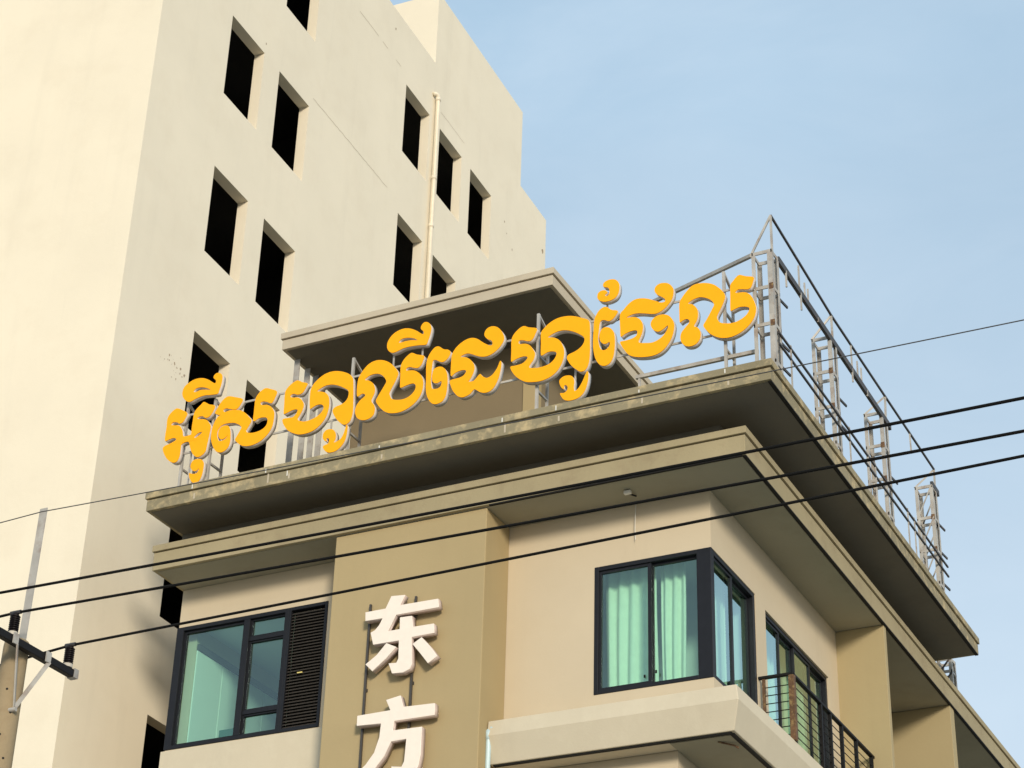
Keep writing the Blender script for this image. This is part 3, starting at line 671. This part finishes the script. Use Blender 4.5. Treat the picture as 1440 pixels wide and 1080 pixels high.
 [[-11.211,16.195,-11.214,16.36,-11.188,16.443,-11.118,16.516,-11.034,16.555,-10.947,16.512,-10.826,16.467,-10.845,16.389,-10.885,16.31,-10.941,16.286,-11.027,16.322,-11.085,16.336,-11.105,16.307,-11.076,16.273,-10.997,16.26,-10.925,16.215,-10.867,16.127,-10.844,16.063,-10.863,15.979,-10.917,15.904,-10.923,15.861,-10.831,15.832,-10.719,15.828,-10.622,15.849,-10.554,15.898,-10.516,15.97,-10.528,16.014,-10.584,16.037,-10.654,16.04,-10.737,16.008,-10.755,16.042,-10.756,16.204,-10.76,16.368,-10.719,16.433,-10.636,16.502,-10.524,16.549,-10.398,16.555,-10.272,16.528,-10.146,16.469,-10.041,16.406,-10.019,16.305,-10.017,16.099,-10.015,15.865,-10.034,15.71,-10.081,15.627,-10.149,15.614,-10.218,15.667,-10.288,15.741,-10.338,15.825,-10.359,15.881,-10.332,15.926,-10.236,15.954,-10.154,16.0,-10.106,16.062,-10.1,16.133,-10.156,16.198,-10.268,16.277,-10.394,16.331,-10.506,16.336,-10.604,16.308,-10.652,16.278,-10.561,16.253,-10.475,16.188,-10.418,16.078,-10.402,15.957,-10.428,15.832,-10.495,15.717,-10.59,15.645,-10.715,15.609,-10.84,15.613,-10.981,15.648,-11.096,15.733,-11.176,15.833,-11.218,15.938,-11.144,15.943,-11.045,15.949,-10.983,15.985,-10.956,16.031,-11.006,16.06,-11.091,16.055,-11.161,16.035,-11.2,16.018,-11.211,16.047]],
 [[-10.466,15.522,-10.451,15.569,-10.396,15.6,-10.327,15.598,-10.265,15.562,-10.243,15.485,-10.249,15.401,-10.234,15.333,-10.174,15.369,-10.12,15.457,-10.08,15.548,-10.049,15.601,-10.033,15.551,-10.045,15.425,-10.084,15.306,-10.145,15.234,-10.226,15.203,-10.321,15.203,-10.39,15.233,-10.432,15.292,-10.45,15.346,-10.392,15.34,-10.351,15.367,-10.338,15.414,-10.366,15.456,-10.394,15.448,-10.393,15.398,-10.435,15.436]],
 [[-9.819,16.886,-9.819,16.945,-9.761,16.979,-9.684,16.977,-9.62,16.942,-9.584,16.87,-9.587,16.76,-9.626,16.679,-9.696,16.642,-9.785,16.637,-9.862,16.666,-9.908,16.724,-9.902,16.799,-9.857,16.832,-9.793,16.826,-9.76,16.783,-9.792,16.757,-9.79,16.731,-9.754,16.726,-9.732,16.762,-9.732,16.825,-9.761,16.863]],
 [[-9.961,16.235,-9.956,16.357,-9.931,16.446,-9.874,16.528,-9.804,16.559,-9.746,16.531,-9.695,16.483,-9.606,16.447,-9.631,16.385,-9.682,16.329,-9.739,16.313,-9.796,16.344,-9.847,16.35,-9.873,16.308,-9.885,16.202,-9.897,16.096,-9.883,15.985,-9.851,15.896,-9.794,15.869,-9.743,15.897,-9.718,15.945,-9.731,15.982,-9.769,15.964,-9.82,15.976,-9.864,16.034,-9.874,16.118,-9.846,16.206,-9.783,16.229,-9.719,16.202,-9.668,16.135,-9.649,16.036,-9.649,15.888,-9.667,15.744,-9.717,15.649,-9.792,15.621,-9.868,15.658,-9.926,15.752,-9.958,15.881,-9.97,16.033]],
 [[-9.567,16.151,-9.57,16.37,-9.517,16.439,-9.441,16.515,-9.353,16.561,-9.252,16.556,-9.151,16.521,-9.052,16.464,-8.965,16.415,-8.909,16.421,-8.914,16.463,-8.964,16.51,-9.026,16.56,-9.06,16.624,-9.044,16.688,-8.987,16.722,-8.918,16.717,-8.85,16.686,-8.794,16.61,-8.787,16.526,-8.809,16.436,-8.866,16.356,-8.941,16.293,-9.028,16.261,-9.103,16.269,-9.203,16.302,-9.303,16.33,-9.378,16.335,-9.441,16.321,-9.473,16.3,-9.378,16.288,-9.303,16.255,-9.253,16.189,-9.235,16.096,-9.254,15.993,-9.298,15.897,-9.28,15.859,-9.193,15.834,-9.094,15.82,-8.995,15.85,-8.92,15.911,-8.876,15.981,-8.869,16.026,-8.894,16.023,-8.956,15.981,-9.018,15.969,-9.08,16.011,-9.117,16.081,-9.114,16.147,-9.066,16.203,-8.991,16.225,-8.905,16.21,-8.843,16.167,-8.795,16.081,-8.784,15.985,-8.81,15.858,-8.873,15.74,-8.959,15.655,-9.07,15.615,-9.206,15.621,-9.342,15.654,-9.442,15.711,-9.504,15.799,-9.548,15.877,-9.567,15.942,-9.492,15.944,-9.392,15.953,-9.329,15.985,-9.316,16.049,-9.354,16.072,-9.429,16.07,-9.504,16.048,-9.555,16.02,-9.565,16.069]],
 [[-8.705,16.157,-8.703,16.332,-8.671,16.405,-8.608,16.484,-8.52,16.564,-8.421,16.579,-8.311,16.557,-8.214,16.511,-8.143,16.445,-8.084,16.37,-8.052,16.294,-8.07,16.211,-8.114,16.116,-8.165,16.022,-8.172,15.971,-8.132,15.894,-8.037,15.855,-7.929,15.844,-7.833,15.873,-7.76,15.92,-7.718,15.989,-7.726,16.024,-7.779,16.051,-7.851,16.063,-7.911,16.051,-7.972,16.033,-7.983,16.063,-7.979,16.215,-7.973,16.429,-7.935,16.486,-7.885,16.541,-7.836,16.562,-7.753,16.52,-7.646,16.478,-7.654,16.413,-7.687,16.328,-7.735,16.311,-7.807,16.329,-7.867,16.34,-7.904,16.316,-7.892,16.292,-7.808,16.281,-7.737,16.253,-7.68,16.185,-7.641,16.076,-7.626,15.993,-7.642,15.891,-7.692,15.798,-7.778,15.714,-7.875,15.66,-7.983,15.634,-8.09,15.644,-8.185,15.683,-8.268,15.749,-8.327,15.823,-8.367,15.899,-8.336,15.958,-8.286,16.039,-8.235,16.133,-8.209,16.193,-8.244,16.263,-8.316,16.321,-8.401,16.357,-8.487,16.351,-8.555,16.324,-8.58,16.301,-8.513,16.27,-8.459,16.203,-8.44,16.118,-8.456,16.015,-8.501,15.932,-8.446,15.892,-8.411,15.818,-8.42,15.714,-8.475,15.648,-8.548,15.629,-8.621,15.65,-8.675,15.71,-8.696,15.794,-8.679,15.87,-8.629,15.931,-8.573,15.99,-8.56,16.027,-8.596,16.063,-8.651,16.057,-8.695,16.034,-8.703,16.063]],
]
WALL_STROKES = [  # stroke outlines also from image pixels, projected to X, Z; last character's lower end guessed
 [-13.357,12.684,-13.046,12.687,-12.967,12.855,-12.756,12.836,-12.826,12.699,-12.248,12.694,-12.228,12.568,-12.875,12.566,-12.987,12.35,-12.81,12.351,-12.815,12.519,-12.633,12.513,-12.607,12.349,-12.294,12.346,-12.279,12.21,-12.62,12.205,-12.592,11.826,-12.619,11.758,-12.719,11.721,-12.886,11.732,-12.948,11.886,-12.831,11.875,-12.804,11.931,-12.812,12.187,-13.203,12.189,-13.255,12.37,-13.191,12.396,-13.13,12.46,-13.084,12.551,-13.348,12.553],
 [-13.001,12.181,-12.846,12.102,-12.992,11.961,-13.189,11.81,-13.302,11.924,-13.14,12.032],
 [-12.601,12.104,-12.469,12.18,-12.328,12.024,-12.218,11.875,-12.353,11.793,-12.477,11.952],
 [-12.953,11.375,-12.738,11.407,-12.684,11.241,-12.222,11.225,-12.213,11.061,-12.81,11.064,-12.822,10.938,-12.394,10.929,-12.393,10.556,-12.415,10.422,-12.458,10.315,-12.579,10.262,-12.78,10.288,-12.816,10.452,-12.664,10.428,-12.631,10.496,-12.616,10.793,-12.838,10.789,-12.927,10.605,-13.067,10.439,-13.211,10.32,-13.32,10.426,-13.2,10.526,-13.084,10.672,-13.021,10.872,-13.008,11.057,-13.374,11.074,-13.375,11.215,-12.879,11.222],
]
sign = thing('rooftop_sign', 'amber Khmer channel letters on a steel frame along the roof edge', 'sign', (-12.4, 21.86, 15.055))
SO = sign.location
YS = 21.75
for polys in SIGN_LETTERS:
    pl = [smooth_closed(list(zip(p[::2], p[1::2]))) for p in polys]
    me = outline_mesh('letter', pl, YS+0.012, 0.085, M['letterside'], SO)
    lt = bpy.data.objects.new('letter', me); COL.objects.link(lt); lt.parent = sign
    fm = outline_mesh('letter_face', pl, YS, 0.014, M['yellow'], SO)
    fo = bpy.data.objects.new('letter_face', fm); COL.objects.link(fo); fo.parent = lt
    b = fo.modifiers.new('bevel', 'BEVEL'); b.width = 0.004; b.segments = 1; b.limit_method = 'ANGLE'
YF, YR = 21.875, 22.19
for (x, zt) in ((-16.70, 16.66), (-16.21, 16.62), (-13.84, 16.77), (-10.86, 16.776), (-8.107, 16.75)):
    MB().box(x-0.019, x+0.019, YF-0.019, YF+0.019, 15.055, zt).build('frame_post', M['steel'], sign)
    MB().box(x-0.017, x+0.017, YR-0.017, YR+0.017, 15.055, zt-0.12).build('frame_post', M['steel'], sign)
    for z, zz in ((zt-0.02, zt-0.14), (16.12, 16.12), (15.55, 15.55)):
        MB().bar((x, YF+0.019, z), (x, YR-0.017, zz), 0.03).build('frame_strut', M['steel'], sign)
for x in (-16.70, -16.21, -13.84, -10.86, -8.107):
    for y in (YF, YR): MB().box(x-0.05, x+0.05, y-0.045, y+0.045, 15.0552, 15.064).build('base_plate', M['steeldark'], sign)
for z in (16.43, 15.78):
    MB().box(-16.95, -7.98, YF-0.034, YF-0.0192, z-0.016, z+0.016).build('mounting_rail', M['steel'], sign)
for (x, za, zb) in ((-13.15, 16.446, 16.85), (-12.68, 16.446, 16.92), (-9.80, 16.446, 16.85)):
    MB().box(x-0.013, x+0.013, YF-0.032, YF-0.0195, za, zb).build('letter_stay', M['steel'], sign)
for (x, za, zb) in ((-16.53, 15.25, 15.764), (-14.12, 15.30, 15.764), (-10.27, 15.30, 15.764)):
    MB().box(x-0.013, x+0.013, YF-0.032, YF-0.0195, za, zb).build('letter_stay', M['steel'], sign)

# ================================================================== wall sign
wsign = thing('wall_sign', 'cream Chinese channel characters mounted on rods down the taupe pilaster', 'sign', (-12.9, 22.05, 10.2))
WO = wsign.location
YC = 21.88
def char(idx):
    pts = [WALL_STROKES[i] for i in idx]
    pl = [list(zip(p[::2], p[1::2])) for p in pts]
    me = outline_mesh('character', pl, YC+0.012, 0.095, M['pinkside'], WO)
    c = bpy.data.objects.new('character', me); COL.objects.link(c); c.parent = wsign
    fm = outline_mesh('character_face', pl, YC, 0.014, M['cream'], WO)
    f = bpy.data.objects.new('character_face', fm); COL.objects.link(f); f.parent = c
    b = f.modifiers.new('bevel', 'BEVEL'); b.width = 0.005; b.segments = 1; b.limit_method = 'ANGLE'
char((0, 1, 2)); char((3,))
for x in (-13.36, -12.66):
    rd = MB().box(x-0.014, x+0.014, 22.0, 22.03, 9.9, 12.85).build('mounting_rod', M['slat'], wsign)
    for z in (12.6, 11.62, 10.5):
        MB().box(x-0.022, x+0.022, 22.0302, 22.0498, z-0.02, z+0.02).build('rod_bracket', M['slat'], rd)

# ================================================================== steel billboard frame along the side of the roof
bb = thing('billboard_frame', 'bare galvanised lattice billboard frame along the side edge of the roof', 'frame', (-7.56, 25.0, 15.055))
TX0, TX1 = -7.71, -7.42
TY = [21.88, 24.31, 26.72, 29.37]
ZT = 16.95
APEX = [(21.95, 17.53), (24.46, 17.37), (27.02, 17.36), (29.66, 17.36)]
def tower(parent, x0, x1, y0, zb, zt, thick_front=False, rungs=None):
    d = 0.27; y1 = y0+d
    for (x, y, sx, sy) in ((x0, y0, 1, 1), (x1, y0, -1, 1), (x0, y1, 1, -1), (x1, y1, -1, -1)):
        w_ = 0.07 if (thick_front and x == x1) else 0.052
        MB().angle((x, y, zb), (x, y, zt), w_, 0.007, (sx, 0, 0), (0, sy, 0)).build('lattice_post', M['steel'], parent)
    for z in rungs:
        for (p, q) in (((x0, y0+.01, z), (x1, y0+.01, z)), ((x0, y1-.01, z), (x1, y1-.01, z)), ((x0+.012, y0, z), (x0+.012, y1, z)), ((x1-.012, y0, z), (x1-.012, y1, z))):
            MB().bar(p, q, 0.016, 0.050).build('lattice_rung', M['steel'], parent)
for k, y in enumerate(TY):
    for (x, yy) in ((TX0+.02, y+.02), (TX1-.02, y+.02), (TX0+.02, y+.25), (TX1-.02, y+.25)):
        MB().box(x-0.03, x+0.03, yy-0.04, yy+0.04, 15.0552, 15.065).build('base_plate', M['steeldark'], bb)
    for z in (15.80, 16.37): MB().box(TX1-.055, TX1+.004, y-0.006, y-0.0005, z-0.045, z+0.045).build('gusset_plate', M['rusty'], bb)
    tower(bb, TX0, TX1, y, 15.055, ZT, k == 0, (15.22, 15.80, 16.37, 16.925))
    ay, az = APEX[k]
    MB().bar((TX1-.02, min(ay, y+0.25), ZT), (TX1-.02, ay, az), 0.028).build('apex_stay', M['steel'], bb)
    MB().bar((TX0, y+0.02, ZT), (TX1-.02, ay, az), 0.028).build('apex_stay', M['steel'], bb)
    if k == 3:
        for s in range(3):
            za = 15.22+0.575*s
            MB().bar((TX0+.012, y, za), (TX1-.012, y, za+0.575), 0.014, 0.02).build('lattice_brace', M['steel'], bb)
            MB().bar((TX0+.012, y+.27, za), (TX1-.012, y+.27, za+0.575), 0.014, 0.02).build('lattice_brace', M['steel'], bb)
MB().bar((TX1-.02, TY[0]+.29, ZT+0.0), (TX1-.02, TY[2]+.45, ZT-0.06), 0.045, 0.10).build('channel_beam', M['steeldark'], bb)
MB().bar((TX1-.02, TY[3]+.05, ZT+0.03), (TX1-.02, TY[3]+.42, ZT+0.02), 0.045, 0.10).build('channel_beam', M['steeldark'], bb)
for k in range(3): MB().bar((TX1-.02, *APEX[k]), (TX1-.02, *APEX[k+1]), 0.028).build('top_rail', M['steeldark'], bb)
for y, dz in ((22.45, -.28), (23.05, -.30), (23.75, -.08), (25.3, -.25), (26.0, -.12)):
    MB().bar((TX1-.005, y, ZT-0.02), (TX1-.005, y+random.uniform(-.03, .03), ZT+dz), 0.022).build('hanging_stub', M['steel'], bb)
for y, dz in ((23.05, .43), (23.28, .28), (23.42, .26), (25.35, .42), (25.62, .28), (25.80, .26)):
    MB().bar((TX1-.02, y, ZT+0.04), (TX1-.02, y, ZT+dz), 0.022).build('upright_stub', M['steel'], bb)
MB().bar((TX1-.02, 28.3, 17.37), (TX1-.02, 28.32, 17.0), 0.022).build('hanging_stub', M['steel'], bb)
for z in (15.70, 15.53):
    MB().bar((TX1+.012, 22.0, z), (TX1+.012, 29.9, z), 0.026).build('low_rail', M['steeldark'], bb)
for y in (22.45, 24.9, 25.75, 26.1, 27.7, 28.05, 28.6):
    MB().bar((TX1+.012, y, 15.06), (TX1+.012, y+.01, 15.75), 0.016, 0.03).build('rail_stub', M['steel'], bb)
for (y, z) in ((22.14, 16.30), (22.14, 15.62), (22.14, 15.25), (24.58, 16.05), (24.58, 15.62), (26.99, 15.95), (29.64, 16.35), (29.64, 15.85), (29.64, 15.3)):
    MB().bar((TX1-.01, y, z), (TX1+.03, y+0.20, z-0.03), 0.02, 0.035).build('side_bracket', M['steeldark'], bb)
MB().bar((TX0, TY[0], ZT-0.04), (-10.93, 24.12, 17.85), 0.045, 0.05).build('tie_brace', M['steel'], bb)
MB().bar((-9.45, 22.02, 15.50), (TX0, 22.02, 15.50), 0.045, 0.05).build('tie_rail', M['steel'], bb)
MB().bar((-9.40, 22.02, 15.06), (-9.40, 22.02, 15.48), 0.03).build('tie_foot', M['steel'], bb)
lt5 = thing('lattice_stub', 'short galvanised lattice stub standing on the eave slab behind the roof', 'frame', (-8.1, 32.0, 14.407))
tower(lt5, -8.22, -7.97, 31.86, 14.407, 15.0, False, (14.5, 14.75, 14.97))
for s in range(2):
    MB().bar((-8.21, 31.86, 14.45+.27*s), (-7.98, 31.86, 14.72+.27*s), 0.014, 0.03).build('lattice_brace', M['steeldark'], lt5)

# ================================================================== utility pole and lines
up_ = thing('utility_pole', 'weathered concrete utility pole with black crossarm and brown insulators', 'utility pole', (-10.63, 12.05, 0))
sh = MB().tube([(-10.63, 12.05, 0.0), (-10.63, 12.05, 7.94), (-10.63, 12.05, 7.99), (-10.63, 12.05, 8.005)], [0.16, 0.103, 0.098, 0.08], 24)
sh = sh.build('shaft', M['pole'], up_, smooth=True)
for k in range(9):
    z = 7.55-0.19*k
    for a in ((-0.55 if k % 2 else -1.05),):
        r_ = 0.103+(7.94-z)*0.0072
        c = Vector((-10.63+math.cos(a)*r_, 12.05+math.sin(a)*r_, z)); n = Vector((math.cos(a), math.sin(a), 0))
        MB().tube([c-n*0.01, c+n*0.001], 0.010, 8).build('bolt_hole', M['trim'], sh)
XA = -10.47
arm = MB().box(XA-0.03, XA+0.03, 10.9, 12.60, 7.86, 7.925).build('crossarm', M['blackmetal'], up_, bevel=0.006)
MB().box(XA-0.036, XA+0.036, 12.575, 12.63, 7.858, 7.935).build('end_plate', M['steel'], arm)
for y in (11.80, 12.22):
    MB().box(XA+0.036, XA+0.048, y-0.03, y+0.03, 7.85, 7.94).build('clamp_plate', M['steel'], arm)
for y in (11.44, 11.80, 12.52):
    zs_ = 7.925
    prof = [(0.03, 0.0), (0.036, 0.02)]
    MB().tube([(XA, y, zs_), (XA, y, zs_+0.03)], 0.04, 16).build('insulator_foot', M['insulfoot'], up_, smooth=False)
    pts, rads = [], []
    for k in range(8):
        z = zs_+0.03+0.018*k
        pts += [(XA, y, z), (XA, y, z+0.006), (XA, y, z+0.010), (XA, y, z+0.0179)]; rads += [0.030, 0.042, 0.042, 0.028]
    pts += [(XA, y, zs_+0.178), (XA, y, zs_+0.192)]; rads += [0.03, 0.026]
    MB().tube(pts, rads, 20).build('insulator', M['insul'], up_)
for y in (11.44, 11.80, 12.52):
    MB().tube([(XA-0.05, y, 8.125), (XA+0.05, y, 8.125)], 0.018, 8).build('wire_tie', M['steeldark'], up_)
for y in (11.83, 12.24):
    MB().bar((XA+0.04, y, 7.86), (-10.53, 12.02, 7.40), 0.012, 0.035).build('crossarm_brace', M['steel'], up_)
MB().tube([(-10.60, 11.99, 7.38), (-10.49, 12.0, 7.38)], 0.018, 10).build('brace_bolt', M['steel'], up_)
MB().angle((-10.64, 12.06, 7.2), (-10.62, 12.06, 9.20), 0.075, 0.009, (1, 0, 0), (0, 1, 0)).build('steel_extension', M['steel'], up_)

def line(name, label, pts, r, mat, group=None):
    o = MB().tube(pts, r, 8).build(name, mat, smooth=True)
    return tag(o, label, 'cable', group)
def span(x0, z0, x1, z1, sag, y, n=40):
    return [(x0+(x1-x0)*k/n, y, z0+(z1-z0)*k/n-4*sag*(k/n)*(1-k/n)) for k in range(n+1)]
XI = -10.47
line('power_line', 'thick black power line highest of the three, on the hidden front insulator', span(-46, 8.4, XI, 8.13, 0.45, 11.44)[:-1]+span(XI, 8.13, 24, 8.75, 0.30, 11.44), 0.0115, M['wire'], 'power lines crossing the hotel front')
line('power_line', 'thick black power line tied to the insulator above the pole top', span(-46, 8.4, XI, 8.125, 0.45, 11.80)[:-1]+span(XI, 8.125, 24, 8.55, 0.28, 11.80), 0.0115, M['wire'], 'power lines crossing the hotel front')
line('power_line', 'thick black power line tied to the insulator at the crossarm end', span(-46, 8.4, XI, 8.122, 0.9, 12.52)[:-1]+span(XI, 8.122, 24, 8.95, 0.12, 12.52), 0.0115, M['wire'], 'power lines crossing the hotel front')
line('earth_wire', 'thin grey wire running from the top of the steel pole extension', span(-46, 9.5, -10.60, 9.17, 0.5, 12.06)[:-1]+span(-10.60, 9.17, 24, 9.75, 0.42, 12.06), 0.0045, M['wiregrey'])
